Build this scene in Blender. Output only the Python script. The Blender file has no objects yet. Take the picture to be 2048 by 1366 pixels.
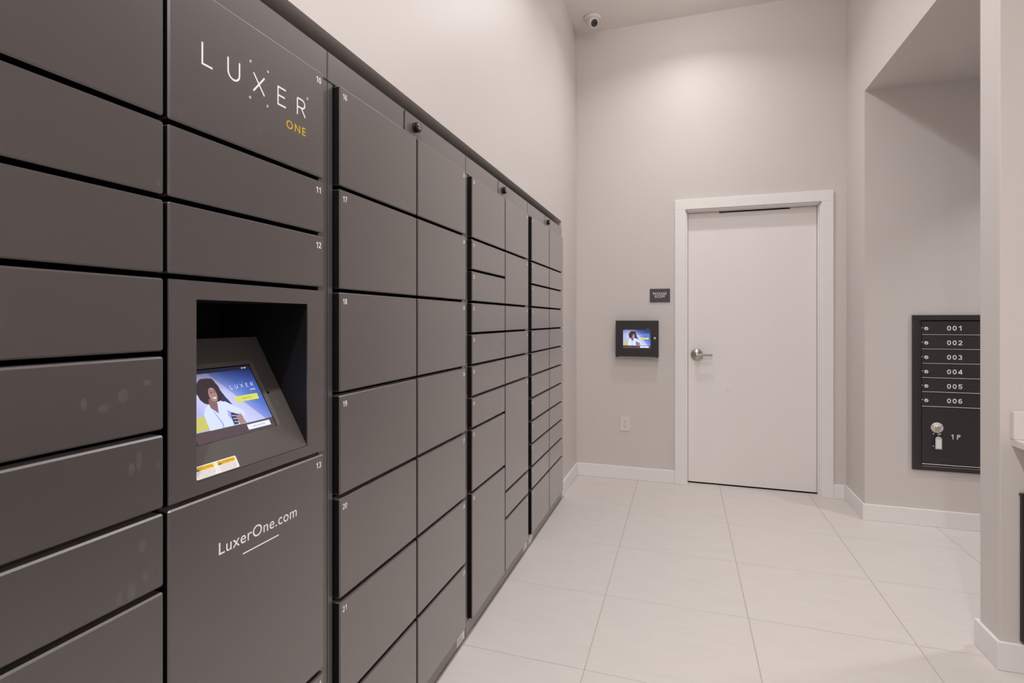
import bpy, bmesh, math, random
from mathutils import Vector, Matrix
random.seed(7)
S = bpy.context.scene
C = S.collection

# ------------------------------------------------------------------ camera, world, exposure
TH = 0.315844
CAM_H = 1.28057
cam_d = bpy.data.cameras.new('camera')
cam_d.sensor_fit = 'HORIZONTAL'
cam_d.sensor_width = 36.0
cam_d.lens = 36.0 * 1049.77 / 2048.0
cam_d.shift_y = -(683.0 - 639.654) / 2048.0
cam_d.clip_start = 0.02
cam = bpy.data.objects.new('camera', cam_d)
C.objects.link(cam)
cam.location = (0, 0, CAM_H)
cam.rotation_euler = (math.pi / 2, 0, TH)
S.camera = cam

W = bpy.data.worlds.new('world')
S.world = W
W.use_nodes = True
W.node_tree.nodes['Background'].inputs[0].default_value = (0.8, 0.78, 0.76, 1)
W.node_tree.nodes['Background'].inputs[1].default_value = 0.02

S.view_settings.view_transform = 'Standard'
S.view_settings.look = 'None'
S.view_settings.gamma = 1.0
S.view_settings.use_curve_mapping = False
S.view_settings.exposure = 0.18
S.cycles.max_bounces = 8
S.cycles.glossy_bounces = 3
S.cycles.transparent_max_bounces = 6
S.cycles.caustics_reflective = False
S.cycles.caustics_refractive = False

LIGHT_COLOR = (1.0, 0.995, 1.005)
CEIL = 3.64
# recessed ceiling lights: x, y, power sent down, power of the added ceiling fill, beam angle
LIGHTS = [(0.06, 3.52, 8, 3.9, 140), (0.06, 2.42, 8, 3.4, 132), (0.06, 1.32, 3, 2.5, 150), (0.06, 0.22, 16, 6, 150), (0.06, -0.88, 30, 8, 150)]  # the last three are unseen, added for general fill light
RECESS_LIGHT = (2.30, 3.20, 7, 0.15, 105)      # downlight in the soffit over the mailbox recess

# room planes
XL = -0.843     # left wall face
XF = -0.830     # locker frame face
XD = -0.811     # locker door face
XR = 1.105      # right wall face
YB = 4.300      # back wall face
YM = 3.905      # mailbox wall face
YC0, YC1 = 2.390, 2.526   # stub wall (column)
SOFF = 2.750    # soffit over the mailbox recess
NICHE = 1.997   # head of the locker niche
YREAR = -1.9

# ------------------------------------------------------------------ materials
def lin(r, g, b):
    def f(c):
        c /= 255.0
        return c / 12.92 if c <= 0.04045 else ((c + 0.055) / 1.055) ** 2.4
    return (f(r), f(g), f(b), 1.0)

def mat(name, col, rough=0.5, metal=0.0, spec=0.5, bump=0.0, bscale=200.0, var=0.0, vscale=3.0,
        emit=None, estr=0.0, stretch=None, coat=0.0, ior=None, sheen=0.0):
    m = bpy.data.materials.new(name)
    m.use_nodes = True
    nt = m.node_tree
    b = nt.nodes['Principled BSDF']
    b.inputs['Base Color'].default_value = col
    b.inputs['Roughness'].default_value = rough
    b.inputs['Metallic'].default_value = metal
    b.inputs['Specular IOR Level'].default_value = spec
    if sheen:
        b.inputs['Sheen Weight'].default_value = sheen
        b.inputs['Sheen Roughness'].default_value = 0.5
        b.inputs['Sheen Tint'].default_value = (1, .90, .87, 1)
        b.inputs['Specular Tint'].default_value = (1, .92, .90, 1)
    if ior:
        b.inputs['IOR'].default_value = ior
    if coat:
        b.inputs['Coat Weight'].default_value = coat
        b.inputs['Coat Roughness'].default_value = rough
        b.inputs['Coat IOR'].default_value = 1.6
    if emit:
        b.inputs['Emission Color'].default_value = emit
        b.inputs['Emission Strength'].default_value = estr
    if bump or var:
        tc = nt.nodes.new('ShaderNodeTexCoord')
        src = tc.outputs['Object']
        if stretch:
            mp = nt.nodes.new('ShaderNodeMapping')
            mp.inputs['Scale'].default_value = stretch
            nt.links.new(src, mp.inputs['Vector'])
            src = mp.outputs['Vector']
    if bump:
        n = nt.nodes.new('ShaderNodeTexNoise')
        n.inputs['Scale'].default_value = bscale
        n.inputs['Detail'].default_value = 3
        bp = nt.nodes.new('ShaderNodeBump')
        bp.inputs['Strength'].default_value = bump
        bp.inputs['Distance'].default_value = 0.002
        nt.links.new(src, n.inputs['Vector'])
        nt.links.new(n.outputs['Fac'], bp.inputs['Height'])
        nt.links.new(bp.outputs['Normal'], b.inputs['Normal'])
    if var:
        n2 = nt.nodes.new('ShaderNodeTexNoise')
        n2.inputs['Scale'].default_value = vscale
        n2.inputs['Detail'].default_value = 6
        n2.inputs['Roughness'].default_value = 0.6
        nt.links.new(src, n2.inputs['Vector'])
        mx = nt.nodes.new('ShaderNodeMix')
        mx.data_type = 'RGBA'
        mx.inputs['A'].default_value = tuple(c * (1 - var) for c in col[:3]) + (1,)
        mx.inputs['B'].default_value = tuple(min(1, c * (1 + var)) for c in col[:3]) + (1,)
        nt.links.new(n2.outputs['Fac'], mx.inputs['Factor'])
        nt.links.new(mx.outputs['Result'], b.inputs['Base Color'])
    return m

M = {}
M['wall'] = mat('wall_paint', lin(217, 210, 206), 0.45, spec=0.35, bump=0.06, bscale=260, var=0.015, vscale=1.5)
M['ceil'] = mat('ceiling_paint', lin(232, 226, 221), 0.8, spec=0.2, bump=0.05, bscale=220)
M['trim'] = mat('white_trim_paint', lin(243, 238, 236), 0.38, spec=0.45)
M['doorp'] = mat('door_paint', lin(242, 236, 233), 0.42, spec=0.4, bump=0.02, bscale=120)
M['tile'] = mat('floor_tile_stone', lin(220, 213, 208), 0.40, spec=0.4, bump=0.03, bscale=40, var=0.07, vscale=7, stretch=(0.6, 4.0, 1.0))
M['grout'] = mat('grout', lin(190, 180, 173), 0.9, spec=0.1)
M['locker'] = mat('powder_coated_steel', lin(33, 27, 26), 0.33, spec=0.5, ior=1.7, coat=1.0, sheen=0.30, bump=0.16, bscale=1000, var=0.10, vscale=5)
M['lockframe'] = mat('powder_coated_frame', lin(33, 27, 26), 0.36, spec=0.5, ior=1.7, coat=1.0, sheen=0.30, bump=0.05, bscale=1800)
M['edgeshade'] = mat('door_edge_shade', lin(12, 11, 11), 0.5, spec=0.25)  # blackened locker door edges: shade in the gaps put into the colour
M['console'] = mat('console_steel_lit', lin(84, 79, 77), 0.45, spec=0.5, bump=0.05, bscale=1800)  # lightened steel: overhead light on the slope put into the colour
M['dark'] = mat('black_interior', lin(6, 6, 6), 0.9, spec=0.05)
M['recess'] = mat('black_recess_lining', lin(20, 19, 20), 0.5, spec=0.3)
M['blackmetal'] = mat('black_metal', lin(44, 41, 42), 0.38, spec=0.5, bump=0.05, bscale=600)
M['mailblack'] = mat('black_mailbox_paint', lin(52, 46, 49), 0.42, spec=0.45, bump=0.12, bscale=700)
M['rubber'] = mat('black_knurled_lock', lin(22, 20, 20), 0.5, spec=0.4)
M['white'] = mat('white_lettering', lin(250, 248, 247), 0.5, spec=0.3)
M['gold'] = mat('yellow_lettering', lin(226, 184, 52), 0.5, spec=0.3)
M['steel'] = mat('satin_nickel', lin(188, 182, 176), 0.28, metal=1.0)
M['silver'] = mat('bright_edge_metal', lin(228, 223, 218), 0.35, metal=0.35)
M['brass'] = mat('brass', lin(206, 194, 150), 0.38, metal=0.7)
M['plate'] = mat('white_plastic', lin(226, 220, 216), 0.35, spec=0.5)
M['slot'] = mat('dark_slot', lin(60, 52, 48), 0.7)
M['sticker'] = mat('white_sticker', lin(240, 237, 235), 0.45)
M['warnyel'] = mat('warning_yellow', lin(238, 190, 40), 0.45)
M['ink'] = mat('dark_ink', lin(45, 40, 42), 0.6)
M['inkbrown'] = mat('brown_ink', lin(120, 88, 20), 0.6)
M['purple'] = mat('aubergine_sign', lin(76, 66, 76), 0.45)
M['quartz'] = mat('white_quartz', lin(226, 221, 215), 0.3, spec=0.5, var=0.02, vscale=30)
M['tagp'] = mat('clear_tag_plastic', lin(216, 212, 212), 0.25, spec=0.6)
M['lens'] = mat('black_lens', lin(14, 10, 9), 0.08, spec=0.8)
M['camw'] = mat('camera_white', lin(222, 216, 214), 0.4)
M['caulk'] = mat('grey_caulk', lin(170, 160, 154), 0.7)
M['lampglow'] = mat('lamp_diffuser', (1, 1, 1, 1), 0.5, emit=(1, .95, .9, 1), estr=6)

def glow(name, rgb, k=0.9):
    c = lin(*rgb)
    m = mat(name, lin(10, 10, 12), 0.25, spec=0.3, emit=c, estr=k)
    return m
def glow_grad(name, a, b_, axis, k=0.9):
    m = glow(name, a, k)
    nt = m.node_tree
    tc = nt.nodes.new('ShaderNodeTexCoord')
    sp = nt.nodes.new('ShaderNodeSeparateXYZ')
    rp = nt.nodes.new('ShaderNodeValToRGB')
    rp.color_ramp.elements[0].color = lin(*a)
    rp.color_ramp.elements[1].color = lin(*b_)
    nt.links.new(tc.outputs['UV'], sp.inputs[0])
    nt.links.new(sp.outputs[axis], rp.inputs[0])
    nt.links.new(rp.outputs[0], nt.nodes['Principled BSDF'].inputs['Emission Color'])
    return m
SCR = {
 'hair': glow('screen_hair', (62, 50, 56)),
 'skin': glow('screen_skin', (174, 136, 134)),
 'skind': glow('screen_skin_shadow', (138, 104, 106)),
 'shirt': glow('screen_shirt', (196, 206, 255), 1.15),
 'shirts': glow('screen_shirt_fold', (160, 168, 232), 1.0),
 'stairs': glow('screen_stairs', (58, 60, 88)),
 'yellow': glow('screen_cushion', (206, 200, 110)),
 'desk': glow('screen_desk', (96, 78, 82), 0.8),
 'button': glow('screen_button', (214, 214, 96), 1.0),
 'whitebtn': glow('screen_white_button', (226, 232, 255), 1.0),
 'text': glow('screen_text', (235, 238, 255), 1.0),
 'grey': glow('screen_grey_text', (110, 112, 100)),
 'topbar': glow('screen_topbar', (40, 38, 54)),
}

def screen_backdrop():
    """pale stair wall fading across a diagonal into blue, darker at the top of the page"""
    m = glow('screen_backdrop', (120, 140, 200), 1.0)
    nt = m.node_tree; L = nt.links
    tc = nt.nodes.new('ShaderNodeTexCoord')
    dot = nt.nodes.new('ShaderNodeVectorMath'); dot.operation = 'DOT_PRODUCT'
    dot.inputs[1].default_value = (.86, .51, 0)
    L.new(tc.outputs['UV'], dot.inputs[0])
    sub = nt.nodes.new('ShaderNodeMath'); sub.operation = 'SUBTRACT'; sub.inputs[1].default_value = .844 - .5
    L.new(dot.outputs['Value'], sub.inputs[0])
    r1 = nt.nodes.new('ShaderNodeValToRGB')
    cr = r1.color_ramp
    cr.elements[0].position = 0.0; cr.elements[0].color = lin(176, 178, 226)
    cr.elements[1].position = 1.0; cr.elements[1].color = lin(52, 72, 140)
    for p, c in ((.25, (206, 212, 255)), (.495, (188, 188, 232)), (.51, (132, 150, 218)), (.66, (86, 114, 196))):
        e = cr.elements.new(p); e.color = lin(*c)
    L.new(sub.outputs[0], r1.inputs[0])
    sp = nt.nodes.new('ShaderNodeSeparateXYZ'); L.new(tc.outputs['UV'], sp.inputs[0])
    r2 = nt.nodes.new('ShaderNodeValToRGB')
    r2.color_ramp.elements[0].position = .62; r2.color_ramp.elements[0].color = (1, 1, 1, 1)
    r2.color_ramp.elements[1].position = .99; r2.color_ramp.elements[1].color = (.22, .20, .26, 1)
    L.new(sp.outputs[1], r2.inputs[0])
    mx = nt.nodes.new('ShaderNodeMix'); mx.data_type = 'RGBA'; mx.blend_type = 'MULTIPLY'; mx.inputs['Factor'].default_value = 1
    L.new(r1.outputs[0], mx.inputs['A']); L.new(r2.outputs[0], mx.inputs['B'])
    L.new(mx.outputs['Result'], nt.nodes['Principled BSDF'].inputs['Emission Color'])
    return m
SCR['blue'] = screen_backdrop()
SCR['light'] = glow('screen_lavender', (196, 198, 240), 1.0)

smear = bpy.data.materials.new('fingerprint_smear')
smear.use_nodes = True
_nt = smear.node_tree
_p = _nt.nodes['Principled BSDF']
_p.inputs['Base Color'].default_value = lin(170, 162, 156)
_p.inputs['Roughness'].default_value = 0.8
_p.inputs['Alpha'].default_value = 0.10
M['smear'] = smear

# ------------------------------------------------------------------ mesh helpers
class MB:
    """collects shapes into one mesh; several material slots allowed"""
    def __init__(self):
        self.bm = bmesh.new(); self.mats = []
    def mi(self, m):
        if m not in self.mats: self.mats.append(m)
        return self.mats.index(m)
    def box(self, a, b, m=None, bev=0.0, seg=2):
        t = bmesh.new()
        bmesh.ops.create_cube(t, size=1.0)
        for v in t.verts:
            v.co = Vector(((a[i] + b[i]) / 2 + v.co[i] * (b[i] - a[i]) for i in range(3)))
        if bev:
            bmesh.ops.bevel(t, geom=list(t.edges), offset=bev, segments=seg, affect='EDGES', profile=0.5)
        self._merge(t, m)
        return self
    def _merge(self, t, m=None, mtx=None, smooth=False):
        k = self.mi(m) if m else 0
        mp = {}
        for v in t.verts:
            mp[v] = self.bm.verts.new(mtx @ v.co if mtx else v.co)
        for f in t.faces:
            try:
                nf = self.bm.faces.new([mp[v] for v in f.verts])
                nf.material_index = k; nf.smooth = smooth
            except ValueError:
                pass
        t.free()
    def poly(self, pts, m=None):
        vs = [self.bm.verts.new(p) for p in pts]
        f = self.bm.faces.new(vs); f.material_index = self.mi(m) if m else 0
        return self
    def prism(self, pts, d, m=None, bev=0.0):
        """closed polygon pts extruded along vector d"""
        t = bmesh.new()
        d = Vector(d)
        a = [t.verts.new(p) for p in pts]; b = [t.verts.new(Vector(p) + d) for p in pts]
        n = len(pts)
        t.faces.new(a[::-1]); t.faces.new(b)
        for i in range(n):
            t.faces.new([a[i], a[(i + 1) % n], b[(i + 1) % n], b[i]])
        bmesh.ops.recalc_face_normals(t, faces=list(t.faces))
        if bev:
            bmesh.ops.bevel(t, geom=list(t.edges), offset=bev, segments=2, affect='EDGES', profile=0.5)
        self._merge(t, m)
        return self
    def lathe(self, prof, origin, axis, m=None, n=28, smooth=True):
        """prof: (radius, along-axis) pairs"""
        t = bmesh.new()
        ax = Vector(axis).normalized()
        q = ax.to_track_quat('Z', 'Y').to_matrix().to_4x4()
        q.translation = Vector(origin)
        rings = []
        for r, h in prof:
            if r < 1e-6:
                rings.append([t.verts.new((0, 0, h))])
            else:
                rings.append([t.verts.new((r * math.cos(2 * math.pi * k / n), r * math.sin(2 * math.pi * k / n), h)) for k in range(n)])
        for A, B in zip(rings, rings[1:]):
            for k in range(n):
                k2 = (k + 1) % n
                if len(A) == 1 and len(B) == 1: continue
                if len(A) == 1: t.faces.new([A[0], B[k], B[k2]])
                elif len(B) == 1: t.faces.new([A[k], A[k2], B[0]])
                else: t.faces.new([A[k], A[k2], B[k2], B[k]])
        for R in (rings[0], rings[-1]):
            if len(R) > 1:
                t.faces.new(R)
        bmesh.ops.recalc_face_normals(t, faces=list(t.faces))
        self._merge(t, m, q, smooth)
        return self
    def mesh(self, name, default):
        me = bpy.data.meshes.new(name)
        self.bm.to_mesh(me); self.bm.free()
        for mm in (self.mats or [default]):
            me.materials.append(M.get(mm, mm) if isinstance(mm, str) else mm)
        return me
    def build(self, name, default='wall', parent=None):
        return link(name, self.mesh(name, default), parent)

def link(name, me, parent=None, loc=None):
    o = bpy.data.objects.new(name, me)
    C.objects.link(o)
    if parent: o.parent = parent
    if loc: o.location = loc
    return o

def empty(name, loc=(0, 0, 0)):
    o = bpy.data.objects.new(name, None)
    o.empty_display_size = 0.1
    C.objects.link(o)
    o.location = loc
    return o

def tag(o, label, cat, group=None):
    o['label'] = label; o['category'] = cat
    if group: o['group'] = group
    return o

def struct(o, label=None):
    o['kind'] = 'structure'
    if label: o['label'] = label
    return o

# parts are given in room coordinates; keep them there under a parent that stands elsewhere
def world_of(o):
    w = o.matrix_basis.copy()
    if o.parent: w = world_of(o.parent) @ o.matrix_parent_inverse @ w
    return w
def under(o, parent):
    o.parent = parent
    o.matrix_parent_inverse = world_of(parent).inverted()
    return o

_txt = {}
def text_data(s, offset=0.0, space=1.0, res=6):
    key = (s, offset, space)
    if key in _txt: return _txt[key]
    cu = bpy.data.curves.new('t', 'FONT')
    cu.body = s; cu.offset = offset; cu.space_character = space; cu.resolution_u = res
    ob = bpy.data.objects.new('t', cu)
    C.objects.link(ob)
    bpy.context.view_layer.update()
    dg = bpy.context.evaluated_depsgraph_get()
    me = bpy.data.meshes.new_from_object(ob.evaluated_get(dg))
    vs = [(v.co.x, v.co.y) for v in me.vertices]
    fs = [tuple(p.vertices) for p in me.polygons]
    bpy.data.objects.remove(ob); bpy.data.curves.remove(cu); bpy.data.meshes.remove(me)
    x0 = min(v[0] for v in vs); x1 = max(v[0] for v in vs)
    y0 = min(v[1] for v in vs); y1 = max(v[1] for v in vs)
    _txt[key] = ([((x - x0) / (x1 - x0), (y - y0) / (y1 - y0)) for x, y in vs], fs, (x1 - x0) / (y1 - y0))
    return _txt[key]

def put_text(mb, s, o, er, eu, w, h, m, offset=0.0, space=1.0):
    """text fitted into the w x h box whose lower left corner is o"""
    vs, fs, _ = text_data(s, offset, space)
    o = Vector(o); er = Vector(er); eu = Vector(eu); k = mb.mi(m)
    bv = [mb.bm.verts.new(o + er * (x * w) + eu * (y * h)) for x, y in vs]
    for f in fs:
        try:
            nf = mb.bm.faces.new([bv[i] for i in f]); nf.material_index = k
        except ValueError: pass

def _arc(cx, cy, rx, ry, a0, a1, n=12):
    return [(cx + rx * math.cos(math.radians(a0 + (a1 - a0) * k / n)), cy + ry * math.sin(math.radians(a0 + (a1 - a0) * k / n))) for k in range(n + 1)]
def glyph(ch, t):
    """strokes of a grotesque digit (or P) in a cell 0.56 wide and 1 high; t = stroke width"""
    h = t / 2
    if ch == '0': return [_arc(.28, .5, .28 - h, .5 - h, 90, 450, 24)]
    if ch == '1': return [[(.37, 0), (.37, 1)], [(.37, .98 - h), (.10, .80 - h)]]
    if ch == '2': return [_arc(.28, .70, .28 - h, .30 - h, 168, -38, 12) + [(.11, h * 1.3)], [(.02, h), (.55, h)]]
    if ch == '3': return [_arc(.27, .735, .25 - h, .265 - h, 165, -85, 12), _arc(.27, .285, .28 - h, .285 - h, 85, -165, 12)]
    if ch == '4': return [[(.41, 0), (.41, 1)], [(.39, 1 - h), (.07, .29)], [(.02, .26), (.56, .26)]]
    if ch == '5': return [[(.52, 1 - h), (.15, 1 - h), (.10, .50)], [(.10, .52)] + _arc(.28, .33, .28 - h, .33 - h, 120, -160, 12)]
    if ch == '6': return [_arc(.28, .315, .28 - h, .315 - h, 90, 450, 20), _arc(.31, .5, .31 - h, .5 - h, 52, 190, 12)]
    if ch == '7': return [[(.03, 1 - h), (.54, 1 - h)], [(.47, 1 - h), (.20, 0)]]
    if ch == '8': return [_arc(.28, .745, .245 - h, .255 - h, 90, 450, 20), _arc(.28, .28, .28 - h, .28 - h, 90, 450, 20)]
    if ch == '9': return [[(.56 - x, 1 - y) for x, y in st] for st in glyph('6', t)]
    if ch == 'P': return [[(h, 0), (h, 1)], [(h, 1 - h), (.30, 1 - h)] + _arc(.30, .74, .25 - h, .26 - h, 90, -90, 10)[1:] + [(h, .48 + h)]]
def digits(pl, txt, x0, y0, hgt, sx, m, t=.17, gap=.07):
    """stroke digits; returns the width used"""
    x = x0
    for ch in txt:
        for q, st in enumerate(glyph(ch, t)):
            pl.line([(x + a * hgt * sx, y0 + b * hgt) for a, b in st], t * hgt, m, q * 0.00003)
        x += (.56 + gap) * hgt * sx
    return x - x0

class Plane2:
    """draws flat shapes on a plane: o + er*x + eu*y, lifted by z along the normal"""
    def __init__(s, mb, o, er, eu, w=1.0, h=1.0):
        s.mb = mb; s.o = Vector(o); s.er = Vector(er) * w; s.eu = Vector(eu) * h
        s.n = Vector(er).cross(Vector(eu)).normalized()
    def P(s, x, y, z=0): return s.o + s.er * x + s.eu * y + s.n * z
    def poly(s, pts, m, z=0.0):
        a = 0
        for (x0, y0), (x1, y1) in zip(pts, pts[1:] + pts[:1]): a += x0 * y1 - x1 * y0
        if a < 0: pts = pts[::-1]
        s.mb.poly([s.P(x, y, z) for x, y in pts], m)
    def rect(s, x0, y0, x1, y1, m, z=0.0):
        s.poly([(x0, y0), (x1, y0), (x1, y1), (x0, y1)], m, z)
    def ell(s, x, y, rx, ry, m, z=0.0, n=16):
        s.poly([(x + rx * math.cos(2 * math.pi * k / n), y + ry * math.sin(2 * math.pi * k / n)) for k in range(n)], m, z)
    def ring(s, x, y, r0, r1, m, z=0.0, n=14):
        for k in range(n):
            a, b = 2 * math.pi * k / n, 2 * math.pi * (k + 1) / n
            s.poly([(x + r1 * math.cos(a), y + r1 * math.sin(a)), (x + r1 * math.cos(b), y + r1 * math.sin(b)),
                    (x + r0 * math.cos(b), y + r0 * math.sin(b)), (x + r0 * math.cos(a), y + r0 * math.sin(a))], m, z)
    def line(s, pts, wd, m, z=0.0):
        """one mitred ribbon along the polyline"""
        hw = wd / 2; n = len(pts); L = []; R = []
        for k in range(n):
            x, y = pts[k]
            ds = []
            cl = n > 3 and math.hypot(pts[0][0] - pts[-1][0], pts[0][1] - pts[-1][1]) < 1e-7     # closed outline
            for (p, q) in ((k - 1, k), (k, k + 1)):
                if cl and p < 0: p, q = n - 2, n - 1
                if cl and q >= n: p, q = 0, 1
                if p >= 0 and q < n:
                    dx, dy = pts[q][0] - pts[p][0], pts[q][1] - pts[p][1]; l = math.hypot(dx, dy); ds.append((dx / l, dy / l))
            nx = -sum(d[1] for d in ds); ny = sum(d[0] for d in ds); l = math.hypot(nx, ny); nx /= l; ny /= l
            c = max(0.4, nx * -ds[0][1] + ny * ds[0][0]); w = hw / c
            L.append((x + nx * w, y + ny * w)); R.append((x - nx * w, y - ny * w))
        for k in range(n - 1):
            s.poly([R[k], R[k + 1], L[k + 1], L[k]], m, z)
    def text(s, t, x0, y0, x1, y1, m, z=0.0, offset=0.0, space=1.0):
        put_text(s.mb, t, s.P(x0, y0, z), s.er, s.eu, x1 - x0, y1 - y0, m, offset, space)

def luxer_logo(pl, x0, y0, w, m, m2, z=0.0, done=None):
    """wide-spaced thin LUXER with small ONE below; x0,y0 = lower left of L; w = overall width;
    done(name) is called after each letter so that it can become a mesh of its own"""
    fin = done or (lambda nm: None)
    k = w / 0.268
    t = 0.0036 * k
    H = 0.040 * k
    def X(v): return x0 + (v - 0.7120) * k
    hw = t / 2
    pl.line([(X(.7138), y0 + H), (X(.7138), y0 + hw), (X(.7352), y0 + hw)], t, m, z)
    fin('letter')
    ux0, ux1, r = X(.7692), X(.7958), (X(.7958) - X(.7692)) / 2
    arc = [(ux0 + r - r * math.cos(a), y0 + r + hw - r * math.sin(a)) for a in [math.pi * i / 10 for i in range(11)]]
    pl.line([(ux0, y0 + H)] + arc + [(ux1, y0 + H)], t, m, z)
    fin('letter')
    pl.line([(X(.8305), y0 + H - hw), (X(.8590), y0 + hw)], t, m, z)
    pl.line([(X(.8590), y0 + H - hw), (X(.8300), y0 + hw)], t, m, z + 0.00005)
    fin('letter')
    pl.line([(X(.9195), y0 + H - hw), (X(.8965), y0 + H - hw), (X(.8965), y0 + hw), (X(.9195), y0 + hw)], t, m, z)
    pl.line([(X(.8965), y0 + H * .52), (X(.9165), y0 + H * .52)], t, m, z + 0.00005)
    fin('letter')
    pl.line([(X(.9548), y0 + hw), (X(.9548), y0 + H - hw)], t, m, z)
    rr = H * .235
    arc = [(X(.9690) + rr * math.sin(a), y0 + H - hw - rr + rr * math.cos(a)) for a in [math.pi * i / 10 for i in range(11)]]
    pl.line([(X(.9548), y0 + H - hw)] + arc + [(X(.9548), y0 + H - hw - 2 * rr)], t, m, z + 0.00005)
    pl.line([(X(.9670), y0 + H - hw - 2 * rr), (X(.9800), y0 + hw)], t, m, z + 0.0001)
    fin('letter')
    for (a, b) in ((.8229, 1.7902), (.8684, 1.7898), (.8218, 1.7187), (.8673, 1.7187)):
        pl.ring(X(a), y0 + (b - 1.7334) * k, .0012 * k, .0026 * k, m, z)
        fin('logo_dot')
    pl.ring(X(.9874), y0 + .0486 * k, .0016 * k, .0030 * k, m, z)
    fin('logo_dot')
    pl.text('ONE', X(.9211), y0 - .0395 * k, X(.9811), y0 - .0215 * k, m2, z, 0.008, 1.25)
    fin('small_lettering')

def frizz(pts):
    rnd = random.Random(3); out = []
    n = len(pts); cx = sum(p[0] for p in pts) / n; cy = sum(p[1] for p in pts) / n
    for (x0, y0), (x1, y1) in zip(pts, pts[1:] + pts[:1]):
        for k in range(4):
            x = x0 + (x1 - x0) * k / 4; y = y0 + (y1 - y0) * k / 4
            f = 1 + (rnd.uniform(.0, .055) if k % 2 else rnd.uniform(-.035, .0))
            out.append((cx + (x - cx) * f, cy + (y - cy) * f))
    return out

def screen_picture(name, o, er, eu, w, h):
    """the start page shown on a touch screen: flat shapes, all lit from behind"""
    mb = MB()
    pl = Plane2(mb, o, er, eu, w, h)
    d = 0.00004
    pl.rect(-.012, -.012, 1.012, 1.016, M['lens'], -d)
    pl.rect(0, 0, 1, 1, SCR['blue'], 0)
    pl.rect(0, .945, 1, 1, SCR['topbar'], d * 2)
    pl.poly([(0, .15), (.47, .142), (.74, .135), (1, .14), (1, 0), (0, 0)], SCR['desk'], d * 2)
    pl.poly([(.485, .669), (.496, .657), (.509, .608), (.521, .558), (.541, .507), (.564, .431), (.532, .461), (.44, .525), (.45, .6)], SCR['stairs'], d * 2)
    pl.poly([(.501, .337), (.593, .287), (.533, .152), (.479, .152), (.482, .268)], SCR['stairs'], d * 2)
    for q in range(3):
        pl.poly([(.495, .29 - q * .045), (.575, .27 - q * .045), (.573, .262 - q * .045), (.495, .278 - q * .045)], SCR['light'], d * 3)
    pl.poly([(.06, .35), (.2, .348), (.188, .272), (.2, .208), (.195, .16), (.03, .16), (.02, .26)], SCR['yellow'], d * 2)
    pl.poly(frizz([(.268, .827), (.285, .85), (.31, .867), (.34, .874), (.36, .869), (.385, .874), (.41, .866), (.435, .864), (.457, .844), (.468, .81), (.477, .774), (.49, .735), (.491, .679), (.487, .595), (.462, .533), (.406, .517), (.343, .5), (.294, .491), (.265, .511), (.24, .533), (.222, .575), (.215, .62), (.204, .683), (.212, .73), (.225, .77)]), SCR['hair'], d * 3)
    pl.poly([(.316, .58), (.34, .56), (.391, .515), (.389, .438), (.357, .350), (.329, .400), (.295, .445), (.295, .5)], SCR['skind'], d * 4)
    pl.poly([(.364, .719), (.394, .732), (.419, .718), (.431, .679), (.433, .632), (.428, .586), (.409, .534), (.385, .521), (.354, .537), (.336, .568), (.334, .614), (.345, .676)], SCR['skin'], d * 5)
    pl.ell(.374, .657, .011, .011, SCR['hair'], d * 6); pl.ell(.415, .661, .009, .010, SCR['hair'], d * 6)
    pl.poly([(.36, .683), (.375, .69), (.388, .685), (.388, .679), (.375, .683), (.361, .677)], SCR['hair'], d * 6)
    pl.poly([(.402, .688), (.414, .692), (.425, .686), (.424, .68), (.414, .685), (.402, .682)], SCR['hair'], d * 6)
    pl.poly([(.397, .64), (.408, .618), (.401, .612), (.39, .617)], SCR['skind'], d * 6)
    pl.poly([(.368, .590), (.39, .580), (.41, .592), (.403, .568), (.386, .562), (.373, .572)], SCR['text'], d * 6)
    shirt = [(.292, .505), (.297, .441), (.357, .350), (.395, .508), (.489, .503), (.543, .449), (.654, .338), (.665, .259), (.631, .225), (.611, .292), (.564, .294), (.503, .342), (.482, .286), (.474, .214), (.470, .142), (.184, .143), (.185, .264), (.192, .385), (.244, .462)]
    pl.poly(shirt, SCR['shirt'], d * 7)
    pl.poly([(.300, .43), (.325, .36), (.36, .20), (.352, .143), (.335, .143), (.342, .2), (.318, .33)], SCR['shirts'], d * 8)
    pl.poly([(.503, .342), (.482, .286), (.472, .214), (.455, .30), (.47, .38)], SCR['shirts'], d * 8)
    pl.poly([(.608, .293), (.646, .274), (.618, .224), (.635, .143), (.55, .143), (.539, .272)], SCR['skin'], d * 6)
    pl.rect(.624, .456, .936, .546, SCR['button'], d * 9)
    pl.text('BEGIN PICKUP', .715, .488, .845, .513, SCR['grey'], d * 10)
    pl.rect(.622, .034, .936, .110, SCR['whitebtn'], d * 9)
    for (a, b) in ((.69, .74), (.75, .79), (.80, .86)):
        pl.rect(a, .066, b, .078, SCR['shirts'], d * 10)
    pl.text('HELP', .905, .957, .945, .976, SCR['text'], d * 9, 0.01)
    pl.ring(.887, .966, .006, .010, SCR['text'], d * 9)
    sub = Plane2(mb, pl.P(0, 0, d * 10), Vector(er).normalized(), Vector(eu).normalized())
    luxer_logo(sub, .626 * w, .662 * h, .312 * w, SCR['text'], SCR['text'])
    me = mb.mesh(name, 'ink')
    uv = me.uv_layers.new(name='UVMap')
    O = Vector(o); ER = Vector(er).normalized(); EU = Vector(eu).normalized()
    for lp in me.loops:
        v = me.vertices[lp.vertex_index].co - O
        uv.data[lp.index].uv = (v.dot(ER) / w, v.dot(EU) / h)
    return me

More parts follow.
